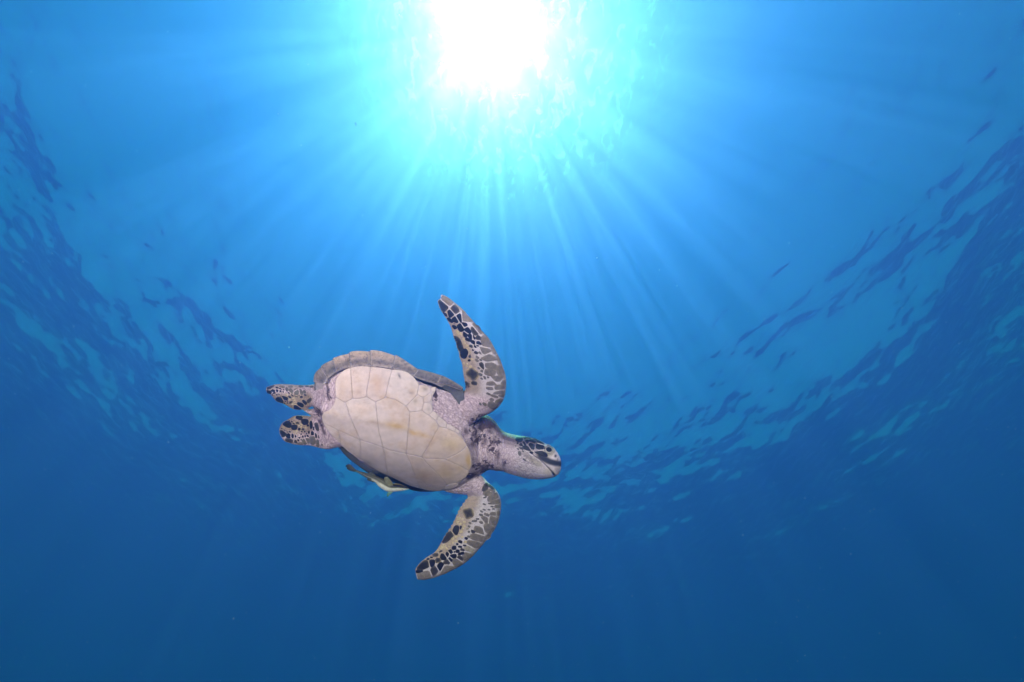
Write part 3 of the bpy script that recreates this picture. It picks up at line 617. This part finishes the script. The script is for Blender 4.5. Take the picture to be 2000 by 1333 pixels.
INNER = [(632,751),(639,739),(657,726),(685,716.5),(724.5,714.5),(766.5,719.5),(807,734.5),(854,748),(900,763)]
OUTER = [(613.5,747.5),(627,718),(650,702),(682.5,689.5),(723,686),(772,694.5),(817,721.5),(862,733.5),(905,757.5)]
INMID = [(637,744),(648,732),(671,719.5),(705,714),(745,715.5),(787,725),(831,743),(878,754)]
OUTMID = [(616,729),(637,709),(665,695),(702,686),(748,687.5),(795,707),(840,727),(884,744)]
def rim_depth(uu, vv, f):
    return float(h_rim(uu, vv)) * 1.0
for i in range(8):
    N_, M_ = 24, 14; vs = []; fs = []; cc = []
    def quad(a, b, c, x): return np.array(a) * (1 - x) * (1 - 2 * x) + np.array(b) * 4 * x * (1 - x) + np.array(c) * x * (2 * x - 1)
    for a in range(N_ + 1):
        x = a / N_; g = 0.25 / max(12.0, math.dist(INNER[i], INNER[i + 1])); x = g + x * (1 - 2 * g)
        p_in = quad(INNER[i], INMID[i], INNER[i + 1], x); p_out = quad(OUTER[i], OUTMID[i], OUTER[i + 1], x)
        # each plate ends in a blunt, slightly overhanging tooth towards the tail
        tooth = 1.0 + 0.045 * math.cos(math.pi * x) * (1 if i < 6 else 0.3)
        for b in range(M_ + 1):
            y = b / M_; p_ = p_in + (p_out - p_in) * (-0.09 + y * 1.095 * (tooth if y > 0.8 else 1.0))
            hi_ = float(h_pl(*p_in)) - 0.2; ho_ = float(h_rim(*p_out)) + 8.0
            hh = hi_ + (ho_ - hi_) * y + 0.9 * math.sin(math.pi * min(1, y)) ** 0.9 - 1.5 * math.exp(-(y / 0.07) ** 2) - 1.0 * y ** 8
            ex = min(x, 1 - x) * math.dist(INNER[i], INNER[i + 1]); hh -= 0.6 * math.exp(-(ex / 1.0) ** 2) + 0.5 * math.exp(-(y * 30 / 1.5) ** 2)
            vs.append((p_[0], p_[1], hh))
            light = np.array((0.44, 0.33, 0.27)); dark = np.array((0.17, 0.15, 0.16))
            w_ = math.exp(-((y - 0.33) / 0.22) ** 2) * 0.75 * (1.0 if i not in (6, 7) else 1.3)
            if i >= 5: light = np.array((0.33, 0.26, 0.225)) if i == 5 else np.array((0.20, 0.17, 0.16))
            if i <= 1: light = np.array((0.34, 0.275, 0.235))
            w_ = min(1, w_ + (0.25 if i <= 1 else 0)); c_ = light * (1 - w_) + dark * w_; j_ = min(1, 0.85 * math.exp(-(ex / 0.9) ** 2) + 0.75 * math.exp(-(max(0, y - 0.06) / 0.07) ** 2)); cc.append(c_ * (1 - j_) + np.array((0.55, 0.47, 0.48)) * j_)
    vs2 = [(p_[0], p_[1], p_[2] - 3.0) for p_ in vs]
    W_ = M_ + 1; nn_ = len(vs)
    for a in range(N_):
        for b in range(M_):
            q_ = (a * W_ + b, a * W_ + b + 1, (a + 1) * W_ + b + 1, (a + 1) * W_ + b); fs.append(q_); fs.append(tuple(j + nn_ for j in q_[::-1]))
    rim_ = [a * W_ for a in range(N_ + 1)] + [N_ * W_ + b for b in range(1, W_)] + [a * W_ + M_ for a in range(N_ - 1, -1, -1)] + [b for b in range(M_ - 1, 0, -1)]
    for k in range(len(rim_)): a, b = rim_[k], rim_[(k + 1) % len(rim_)]; fs.append((a, b, b + nn_, a + nn_))
    me = polys_mesh('marginal_scute', to_local(vs + vs2), fs); flip_fix(me); set_col(me, np.array(cc + [np.array((0.09, 0.085, 0.045))] * nn_))
    link('marginal_scute', me, M_RIM, carapace)

# ---- scales: raised horny plates on the flippers and the head
def clip_half(poly, px, py, nx, ny):
    out = []
    for i in range(len(poly)):
        a, b = poly[i], poly[(i + 1) % len(poly)]
        da = (a[0] - px) * nx + (a[1] - py) * ny; db = (b[0] - px) * nx + (b[1] - py) * ny
        if da <= 0: out.append(a)
        if (da < 0 < db) or (db < 0 < da):
            f_ = da / (da - db); out.append((a[0] + (b[0] - a[0]) * f_, a[1] + (b[1] - a[1]) * f_))
    return out
PAL = {'K': (BLACK, BLACK * 1.3), 'k': (BLACK, np.array((0.09, 0.075, 0.06))), 'B': (np.array((0.17, 0.138, 0.112)), np.array((0.25, 0.205, 0.17))), 'b': (np.array((0.22, 0.18, 0.15)), np.array((0.27, 0.215, 0.185))),
       'D': (np.array((0.035, 0.03, 0.027)), np.array((0.17, 0.14, 0.11))), 'T': (np.array((0.52, 0.41, 0.24)), np.array((0.48, 0.36, 0.25))), 'O': (BLACK, np.array((0.42, 0.32, 0.2))), 'G': (np.array((0.13, 0.112, 0.095)), np.array((0.19, 0.165, 0.14))), 'J': (np.array((0.33, 0.28, 0.21)), np.array((0.40, 0.34, 0.28)))}
def plates(items, sx, ox, oy, gap, lift=0.45):
    L = [(x / sx + ox, y / sx + oy, rx / sx, ry / sx, math.radians(rot), k_) for (x, y, rx, ry, rot, k_) in items]
    for i, (cu, cv, rx, ry, rot, k_) in enumerate(L):
        cr, sr = math.cos(rot), math.sin(rot)
        poly = []
        for j in range(28):
            a = 2 * math.pi * j / 28; ex, ey = math.copysign(abs(math.cos(a)) ** 0.72, math.cos(a)) * rx * 1.32, math.copysign(abs(math.sin(a)) ** 0.72, math.sin(a)) * ry * 1.32
            wob_ = 1 + 0.05 * math.sin(2 * a + i * 1.7) + 0.04 * math.sin(3 * a + i * 2.9)
            poly.append((cu + (ex * cr - ey * sr) * wob_, cv + (ex * sr + ey * cr) * wob_))
        for j, (du, dv, rx2, ry2, rot2, _) in enumerate(L):
            dd = math.hypot(du - cu, dv - cv)
            if j == i or dd > rx + ry + rx2 + ry2 or dd < 0.3: continue
            ux, uy = (du - cu) / dd, (dv - cv) / dd
            def reach(r1, r2, ro): c_ = ux * math.cos(ro) + uy * math.sin(ro); s__ = -ux * math.sin(ro) + uy * math.cos(ro); return 1 / math.sqrt((c_ / r1) ** 2 + (s__ / r2) ** 2)
            ra, rb = reach(rx, ry, rot), reach(rx2, ry2, rot2)
            if ra + rb + gap < dd: continue
            f_ = ra / (ra + rb) * dd - gap / 2
            poly = clip_half(poly, cu + ux * f_, cv + uy * f_, ux, uy)
            if len(poly) < 3: break
        if len(poly) < 3: continue
        q = np.array(dense(poly, 1.6), float)
        for _ in range(2): q = 0.5 * q + 0.25 * (np.roll(q, 1, 0) + np.roll(q, -1, 0))
        c = q.mean(0)
        if skin(*c) is None: continue
        # keep the plate on the limb: pull back what would hang over its edge
        for j in range(len(q)):
            for _ in range(12):
                if skin(*(c + (q[j] - c) * 1.0 + (q[j] - c) / max(1e-6, np.linalg.norm(q[j] - c)) * 0.7)) is not None: break
                q[j] = c + (q[j] - c) * 0.93
        step = max(1, len(q) // 16); q = q[::step]; m__ = len(q)
        c1, c2 = PAL[k_]; vs = []; cc = []; fs = []
        p0, n0 = skin(*c); vs.append(p0 + n0 * lift * 1.25); cc.append(c1)
        for lam, up_, w_ in ((0.6, 1.2, 0.15), (0.86, 1.05, 0.65), (0.96, 0.75, 1.0), (1.0, -0.6, 1.0)):
            for j in range(m__):
                pt = c + (q[j] - c) * lam; hit = skin(*pt)
                if hit is None: hit = (np.array((pt[0], pt[1], vs[-1][2] if vs else p0[2])), n0)
                vs.append(hit[0] + hit[1] * lift * up_); wv = w_ * (0.8 + 0.4 * math.sin(j * 1.3 + i)); wv = min(1, max(0, wv)); cc.append(c1 * (1 - wv) + c2 * wv)
        for j in range(m__): fs.append((0, 1 + j, 1 + (j + 1) % m__))
        for r in range(3):
            for j in range(m__): j2 = (j + 1) % m__; fs.append((1 + r * m__ + j, 1 + (r + 1) * m__ + j, 1 + (r + 1) * m__ + j2, 1 + r * m__ + j2))
        me = polys_mesh('scale', to_local(vs), fs)
        if np.mean([p.normal.z for p in me.polygons]) < 0: me.flip_normals()
        set_col(me, np.array(cc)); link('scale', me, M_SCALE, body)

UPF = [(190,205,78,36,52,'k'),(235,150,88,34,46,'b'),(320,250,55,34,58,'D'),(275,290,46,30,58,'K'),(333,365,44,27,55,'K'),(375,340,45,28,60,'K'),(385,440,46,26,64,'K'),(430,410,32,22,52,'K'),(225,305,30,13,28,'K'),(273,365,32,15,42,'K'),(320,438,26,16,50,'K'),(322,405,10,7,0,'K'),
 (463,475,36,24,52,'K'),(433,520,29,21,50,'K'),(495,545,31,18,54,'K'),(527,545,27,9,56,'K'),(467,577,26,15,28,'K'),(525,605,28,15,34,'K'),(577,610,38,17,44,'K'),(503,648,20,13,20,'D'),(540,650,18,9,40,'K'),(570,640,14,7,30,'K'),(580,560,27,22,40,'D'),(540,478,44,30,62,'D'),
 (440,335,110,38,57,'b'),(568,455,66,40,50,'B'),(668,600,62,48,62,'B'),(650,695,72,32,25,'B'),(690,778,78,34,22,'B'),(752,690,68,20,66,'b'),(700,855,80,32,18,'B'),(800,780,70,20,68,'b'),(702,930,58,32,10,'B'),(815,915,52,34,68,'B'),(790,1000,85,28,-4,'B'),(735,1052,56,19,0,'B'),(852,1042,28,20,0,'B'),
 (815,1092,66,22,-6,'B'),(713,1106,40,15,6,'B'),(812,1150,58,16,-6,'B'),(838,1187,36,17,-12,'B'),(753,1190,35,12,16,'B'),(822,1242,52,26,-22,'B'),(725,1230,20,16,42,'B'),(748,1298,62,30,22,'B'),(648,1278,20,14,30,'B'),(625,862,38,20,52,'D'),(565,800,20,11,40,'B'),(605,797,14,9,20,'G'),(570,767,18,11,40,'B'),(555,718,20,13,30,'D'),(520,690,10,7,30,'K'),(600,720,18,10,30,'G'),
 (618,915,22,12,30,'G'),(600,955,22,12,30,'G'),(650,990,24,13,20,'G'),(680,985,16,9,10,'G'),(620,1000,16,9,25,'G'),(600,1275,14,9,40,'G'),(690,1165,22,10,20,'G'),(590,890,18,9,40,'G'),
 (362,622,76,31,66,'k'),(428,730,46,35,78,'K'),(480,803,12,10,0,'K'),(485,752,20,14,80,'O'),(516,952,60,46,52,'O'),(450,1055,22,18,30,'D'),(535,1048,26,18,10,'D'),
 (455,850,20,12,60,'T'),(490,868,16,12,0,'T'),(512,790,12,10,0,'T'),(430,620,16,10,60,'T'),(420,580,16,9,60,'T'),(450,640,14,9,60,'T'),(470,680,16,10,60,'T'),(490,715,14,10,60,'T'),(425,840,16,10,50,'T'),(395,520,20,10,50,'T'),(355,500,24,12,60,'T')]
plates(UPF, 5.5556, 830, 560, 1.6)
LOF = [(265,1070,72,40,-22,'k'),(210,1140,46,15,-4,'K'),(268,1188,102,36,-12,'b'),(368,1047,38,27,100,'K'),(395,1130,52,36,-60,'D'),(437,1012,28,27,0,'O'),(466,1085,44,32,-50,'K'),(498,975,32,29,10,'K'),(541,945,28,17,110,'K'),(579,915,21,19,60,'K'),(535,1037,32,26,-30,'D'),(580,1003,24,18,60,'K'),(611,968,30,23,-10,'K'),(620,872,22,20,0,'K'),(655,830,12,10,0,'K'),(690,803,20,14,20,'K'),(660,910,18,17,0,'K'),(687,860,20,10,8,'K'),(714,893,23,12,14,'D'),(700,937,30,14,-14,'K'),(624,918,9,8,0,'K'),(740,846,18,9,10,'D'),(690,988,32,20,30,'D'),
 (655,1045,56,38,50,'B'),(530,1120,85,46,-38,'b'),(772,972,50,44,-30,'B'),(800,893,58,30,14,'J'),(838,830,66,34,12,'B'),(888,752,74,36,14,'B'),(910,678,62,33,24,'B'),(1008,655,80,42,30,'B'),(1010,750,62,30,-45,'B'),(975,556,50,27,32,'B'),(1060,566,58,38,18,'B'),(990,497,26,14,20,'B'),(1070,487,40,17,2,'B'),(1118,482,24,26,70,'B'),(1115,402,34,17,-6,'B'),(1098,350,56,22,-14,'B'),(1062,296,62,30,-26,'B'),(1015,242,60,27,-22,'B'),(975,186,44,26,115,'D'),(1045,182,34,18,40,'D'),(1050,405,16,8,10,'G'),(1020,370,16,8,10,'G'),(970,300,17,8,-20,'G'),(960,378,16,8,20,'G'),(1015,440,14,7,10,'G'),(930,460,16,8,30,'G'),
 (937,586,26,14,16,'B'),(850,568,26,10,0,'G'),(925,500,20,10,16,'G'),(885,545,16,9,0,'G'),(828,686,26,15,20,'D'),(757,765,16,12,30,'K'),(790,690,14,10,0,'G'),(800,590,14,9,20,'G'),(770,655,14,10,0,'J'),(790,630,14,9,30,'G'),(785,745,16,10,20,'G'),(960,440,15,7,20,'G'),(1065,432,15,7,5,'G'),
 (637,680,54,27,105,'K'),(545,748,72,36,-42,'k'),(696,645,18,10,90,'K'),(781,480,52,46,70,'O'),(408,952,30,17,-8,'D'),(463,912,20,9,-20,'D'),(363,980,13,8,10,'K'),(325,998,15,9,-10,'K'),
 (675,543,20,17,0,'T'),(735,580,15,12,0,'T'),(710,548,13,12,0,'T'),(660,583,16,12,20,'T'),(690,600,14,12,0,'T'),(700,690,16,14,0,'T'),(735,625,14,12,0,'T'),(640,750,17,14,-40,'T'),(605,770,18,14,-40,'T'),(570,825,20,13,-40,'T'),(490,862,34,18,-30,'T'),(540,880,18,14,0,'T'),(720,655,12,10,0,'T'),(680,735,15,12,0,'T'),(710,750,14,11,0,'T'),(640,795,15,11,0,'T'),(600,815,14,11,0,'T'),(745,805,16,12,0,'T'),(560,860,14,10,-30,'T'),(430,905,20,11,-40,'T')]
plates(LOF, 5.795, 780, 920, 1.6)
HUF = [(390,440,62,45,0,'K'),(462,400,48,25,16,'K'),(712,507,56,28,20,'K'),(675,560,56,30,24,'K'),(790,468,38,20,45,'K'),(865,440,40,24,-45,'D'),(203,312,46,33,20,'k'),(232,226,68,25,-14,'D'),(275,277,42,17,20,'K'),(345,280,24,17,20,'K'),(396,288,21,12,20,'K'),(345,231,21,11,10,'K'),(403,248,25,9,20,'K'),(455,266,20,8,20,'K'),(440,297,15,8,20,'K'),(295,318,21,9,-10,'K'),(340,345,13,7,0,'K'),(262,346,15,7,0,'K'),(375,338,9,6,0,'K'),(550,383,20,13,20,'K'),(574,466,36,26,0,'O'),(475,455,14,9,0,'K'),(512,447,9,7,0,'K'),(510,480,11,8,0,'K'),(468,481,13,8,0,'K'),(735,380,24,13,10,'K'),
 (500,256,30,24,40,'G'),(580,288,46,26,50,'G'),(665,312,56,38,45,'G'),(732,300,42,24,50,'G'),(790,297,24,16,50,'G'),(432,218,48,17,10,'B'),(640,262,26,16,0,'B'),(730,210,32,13,0,'G'),(830,207,26,12,0,'G'),(905,215,26,14,0,'G'),(545,320,26,9,26,'K'),(582,350,26,8,26,'K'),(655,372,22,9,20,'D'),(700,352,18,8,20,'D'),(620,440,18,14,0,'T'),(640,470,15,12,0,'T'),(545,430,16,12,0,'T'),(610,405,16,11,0,'T'),(590,500,16,12,0,'T'),(500,345,20,12,20,'T'),(560,215,34,13,0,'G'),(800,350,20,12,30,'D'),(640,500,12,10,0,'T')]
plates(HUF, 8.333, 500, 730, 1.5, 0.35)
HLF = [(505,820,64,43,24,'K'),(622,874,40,37,0,'K'),(704,720,46,28,20,'K'),(795,786,50,38,0,'K'),(897,836,52,21,86,'K'),(990,866,56,28,76,'D'),(432,965,62,40,55,'k'),(530,1015,34,31,30,'K'),(595,1016,29,21,60,'K'),(640,1020,18,13,60,'K'),(705,905,18,17,0,'K'),(845,845,16,14,0,'K'),(769,902,28,24,0,'O'),(682,808,30,20,25,'O'),(545,1092,62,27,12,'D'),(645,1107,30,22,20,'D'),(685,1088,15,15,0,'K'),(745,945,11,9,0,'K'),(792,945,11,9,0,'K'),(862,956,20,12,90,'K'),(822,979,9,8,0,'K'),(762,1026,15,10,80,'K'),(735,986,10,9,0,'K'),(800,1020,15,9,80,'K'),(842,1020,19,12,70,'K'),(705,1045,12,10,0,'K'),(918,978,33,20,80,'K'),(940,896,25,10,86,'K'),(975,1010,34,14,80,'D'),(735,1080,9,8,0,'K'),
 (920,1080,66,40,76,'G'),(1005,1140,56,22,88,'G'),(842,1085,46,24,66,'G'),(787,1112,42,26,60,'G'),(722,1140,36,21,0,'B'),(550,950,15,8,10,'K'),(460,925,17,8,20,'K'),(424,900,13,8,30,'K'),(510,953,12,7,10,'K'),(580,782,15,8,20,'K'),(615,815,16,8,20,'K'),(545,770,11,6,20,'K'),(740,830,14,12,0,'T'),(805,890,14,20,0,'T'),(735,870,14,11,0,'T'),(660,940,16,12,0,'T'),(660,970,14,10,0,'T'),(620,960,14,9,0,'T'),(700,850,13,10,0,'T'),(1020,1030,22,10,80,'G'),(1075,1160,14,10,0,'G')]
plates(HLF, 8.333, 500, 730, 1.5, 0.35)
HEAD = [(985,538,52,38,16,'K'),(1060,513,24,17,20,'K'),(1125,507,32,13,20,'K'),(1205,531,42,14,22,'K'),(1090,568,32,24,30,'K'),(1188,567,50,25,15,'K'),(1050,597,36,18,40,'K'),(1005,618,26,20,45,'K'),(1160,636,50,38,20,'K'),(1285,648,66,40,32,'K'),(1105,674,66,24,15,'K'),(1300,742,88,27,22,'K'),(1300,592,48,17,32,'K'),(1007,672,28,15,32,'D'),(980,752,30,17,75,'G'),(948,597,12,10,0,'K'),(955,686,11,8,60,'D'),(1160,740,22,13,20,'K'),(1055,850,24,10,30,'G'),(920,640,8,8,0,'G'),(1030,720,14,8,30,'G')]
plates([(x, y, rx * 1.08, ry * 1.08, r_, k_) for x, y, rx, ry, r_, k_ in HEAD], 7.841, 890, 790, 1.7, 0.5)
# eye
ep = skin(1071.7, 878.8)
bm = bmesh.new(); bmesh.ops.create_uvsphere(bm, u_segments=24, v_segments=16, radius=1.0)
e0 = ep[0] - ep[1] * 2.6
evs = np.array([(e0[0] + v_.co.x * 7.6, e0[1] + v_.co.y * 7.0, e0[2] + v_.co.z * 6.4) for v_ in bm.verts])
me = bpy.data.meshes.new('eye'); bm.to_mesh(me); bm.free(); me.vertices.foreach_set('co', to_local(evs).astype(np.float32).ravel()); me.update(); me.polygons.foreach_set('use_smooth', np.ones(len(me.polygons), bool)); flip_fix(me)
m = bpy.data.materials.new('turtle_eye'); T = NT(m); b_ = T.n('ShaderNodeBsdfPrincipled'); b_.inputs['Base Color'].default_value = (0.012, 0.012, 0.016, 1); b_.inputs['Roughness'].default_value = 0.08; T.l(b_.outputs[0], T.out.inputs['Surface'])
link('eye', me, m, body)

# ================================================================== the remora beside the shell
remora = empty('remora', 'slender olive and white sucker fish hugging the underside of the turtle shell', 'fish')
REM = [(695.2,918.2,695.2,921.8),(706.4,921.6,704.8,927.2),(719.2,925,717.6,935.2),(735.2,929.8,732,942),(750.4,936,738.6,949.2),(757.6,939.6,746.4,955.4),(766.4,944,755.2,960),(773.6,944.6,765.6,961.2),(780,945.4,776,960.2),(788,948.4,786.4,959.2),(794.4,951.4,793.6,957.6),(799.4,954.6,799.4,956)]
HR = [-112,-110,-107,-104,-102,-101,-100,-100,-101,-102,-103,-104]
TH = [1.6,2.4,3.8,5.2,6.2,6.8,7.2,7.2,6.6,5.2,3.6,0.9]
stn = [(*a, h_, t__) for a, h_, t__ in zip(REM, HR, TH)]
vs, fs = loft(stn, m=24, bias=0)
va = np.array(vs); me = polys_mesh('body', to_local(vs), fs); flip_fix(me)
nst = (len(stn) - 1) * 5 + 1; m24 = 24
fr_ = np.array([(1 - math.cos(2 * math.pi * (i % m24) / m24)) / 2 for i in range(nst * m24)] + [0.5] * (len(vs) - nst * m24))
pos = np.array([(i // m24) / 5 for i in range(nst * m24)] + [0.0, 11.0])
cc = np.where((fr_ < 0.56)[:, None], np.array((0.105, 0.10, 0.05)), np.array((0.70, 0.68, 0.58)))
cc = np.where((pos < 2.6)[:, None], np.array((0.10, 0.10, 0.065)), cc)
cc = np.where(((pos < 4) & (abs(fr_ - 0.62) < 0.06))[:, None], np.array((0.36, 0.34, 0.27)), cc)
cc = np.where(((pos > 6.1) & (fr_ < 0.10))[:, None], np.array((0.50, 0.42, 0.14)), cc)
cc = np.where(((pos > 6.1) & (pos < 10.6) & (fr_ >= 0.10) & (fr_ < 0.44))[:, None], np.array((0.018, 0.015, 0.012)), cc)
set_col(me, cc)
M_FISH = plate_mat('fish_skin', 0.35, 0.25, 160, None, 0.0003)
rb = link('body', me, M_FISH, remora)
def fin(name, pts, h_, c1, c2, mat, root):
    """thin curved fin: fan of rays from its root, with two faces"""
    q = np.array(dense([(x / 12.5 + 660, y / 12.5 + 880) for x, y in pts], 1.2), float); c = q.mean(0); k_ = len(q); rt = np.array((root[0] / 12.5 + 660, root[1] / 12.5 + 880))
    vs = []; fs = []; cc = []
    for sgn in (1, -1):
        b = len(vs); vs.append((c[0], c[1], h_ + sgn * 0.7)); cc.append(c1)
        for lam in (0.5, 0.85, 1.0):
            for p_ in c + (q - c) * lam:
                far = np.linalg.norm(p_ - rt); ray_ = 0.12 * math.sin(math.atan2(*(p_ - rt)) * 26)
                vs.append((p_[0], p_[1], h_ + sgn * (0.7 if lam < 0.9 else 0.15) + ray_ - 0.004 * far * far)); w_ = min(1, far / 22); cc.append(np.array(c1) * (1 - w_) + np.array(c2) * w_)
        for j in range(k_):
            j2 = (j + 1) % k_; fs.append((b, b + 1 + j, b + 1 + j2))
            for r in range(2): a = b + 1 + r * k_; fs.append((a + j, a + k_ + j, a + k_ + j2, a + j2))
    o1 = 1 + 2 * k_; o2 = 1 + 3 * k_ + o1
    for j in range(k_): j2 = (j + 1) % k_; fs.append((o1 + j, o1 + j2, o2 + j2, o2 + j))
    me = polys_mesh(name, to_local(vs), fs); flip_fix(me); set_col(me, np.array(cc)); link(name, me, mat, remora)
fin('caudal_fin', [(185,395),(195,368),(262,330),(312,346),(352,382),(402,440),(447,476),(447,524),(380,522),(300,500),(230,462),(212,438),(228,415)], -112, (0.085, 0.09, 0.06), (0.03, 0.04, 0.03), M_FISH, (445, 500))
fin('dorsal_fin', [(735,570),(755,548),(795,530),(850,545),(945,625),(850,610)], -106, (0.15, 0.15, 0.08), (0.06, 0.075, 0.05), M_FISH, (900, 700))
fin('anal_fin', [(708,680),(716,728),(780,755),(870,778),(905,775),(850,728)], -106, (0.08, 0.10, 0.04), (0.03, 0.07, 0.03), M_FISH, (850, 650))
fin('pectoral_fin', [(1130,720),(1128,680),(1142,648),(1212,640),(1282,720),(1352,808),(1345,860),(1240,872),(1150,810)], -93, (0.24, 0.225, 0.12), (0.19, 0.185, 0.10), M_FISH, (1340, 850))
fin('pelvic_fin', [(1228,1000),(1345,1010),(1312,1060),(1250,1112),(1212,1136),(1190,1120),(1196,1070)], -99, (0.14, 0.26, 0.2), (0.02, 0.17, 0.15), M_FISH, (1300, 990))
bm = bmesh.new(); bmesh.ops.create_uvsphere(bm, u_segments=12, v_segments=8, radius=1.0)
evs = np.array([(785.6 + v_.co.x * 1.3, 956.6 + v_.co.y * 1.2, -98.4 + v_.co.z * 1.3) for v_ in bm.verts]); me = bpy.data.meshes.new('eye'); bm.to_mesh(me); bm.free()
me.vertices.foreach_set('co', to_local(evs).astype(np.float32).ravel()); me.update(); flip_fix(me); link('eye', me, bpy.data.materials['turtle_eye'], rb)

# ================================================================== what drifts in the water
rng = np.random.default_rng(21)
bm = bmesh.new(); ico = bmesh.ops.create_icosphere(bm, subdivisions=1, radius=1.0)['verts']; iv = np.array([v_.co for v_ in bm.verts]); jf = np.array([[x.index for x in f_.verts] for f_ in bm.faces]); bm.free()
V_ = []; F_ = []
for i in range(2400):
    d_ = 0.9 + 5.0 * rng.random() ** 0.7; x = rng.uniform(-1.15, 1.15) * d_; y = rng.uniform(-0.8, 0.8) * d_
    p_ = np.array(CAM + RX * x + UP * y + FW * d_)
    if p_[2] > -0.8: continue
    r_ = (0.0005 + 0.0013 * rng.random() ** 4) * (0.5 + 0.4 * d_)
    V_.append(iv * r_ * rng.uniform(0.5, 1.4, 3) + p_); F_.append(jf + 12 * len(F_))
me = mesh_np('plankton', np.concatenate(V_), np.concatenate(F_))
m = bpy.data.materials.new('plankton'); T = NT(m); b_ = T.n('ShaderNodeBsdfPrincipled'); b_.inputs['Base Color'].default_value = (0.6, 0.68, 0.66, 1); b_.inputs['Roughness'].default_value = 0.5
b_.inputs['Subsurface Weight'].default_value = 0.0; T.l(b_.outputs[0], T.out.inputs['Surface'])
o = link('plankton', me, m); o['kind'] = 'stuff'; o['label'] = 'fine pale specks drifting in the water'

m = bpy.data.materials.new('dark_fleck'); T = NT(m); b_ = T.n('ShaderNodeBsdfPrincipled'); b_.inputs['Base Color'].default_value = (0.02, 0.03, 0.02, 1); T.l(b_.outputs[0], T.out.inputs['Surface'])
for (fu, fv, ln, an, lab) in ((694, 243, 9, 72, 'thin dark fleck drifting in the pale glow left of the sun rays'), (431, 298, 5, 50, 'tiny dark fleck drifting in plain blue water at the pale glow edge')):
    d_ = 4.6; c = CAM + RX * ((fu - 1000) / F * d_) + UP * ((666.5 - fv) / F * d_) + FW * d_
    L_ = ln / F * d_ / 2; dx = RX * math.cos(math.radians(an)) - UP * math.sin(math.radians(an)); dy = dx.cross(FW)
    vs = []; fs = []
    for i in range(7):
        x = i / 6; w_ = L_ * 0.34 * math.sin(math.pi * min(0.98, max(0.03, x))) ** 0.8; bend = dy * (L_ * 0.18 * math.sin(x * 3.5))
        for k in range(6):
            a = k / 6 * 2 * math.pi; vs.append(dx * (L_ * (2 * x - 1)) + bend + dy * (w_ * math.cos(a)) + FW * (w_ * 0.5 * math.sin(a)))
    for i in range(6):
        for k in range(6): fs.append((i * 6 + k, i * 6 + (k + 1) % 6, (i + 1) * 6 + (k + 1) % 6, (i + 1) * 6 + k))
    fs += [tuple(range(6))[::-1], tuple(range(36, 42))]
    o = link('drifting_fleck', polys_mesh('drifting_fleck', vs, fs), m); o.location = c; o['label'] = lab; o['category'] = 'fleck'
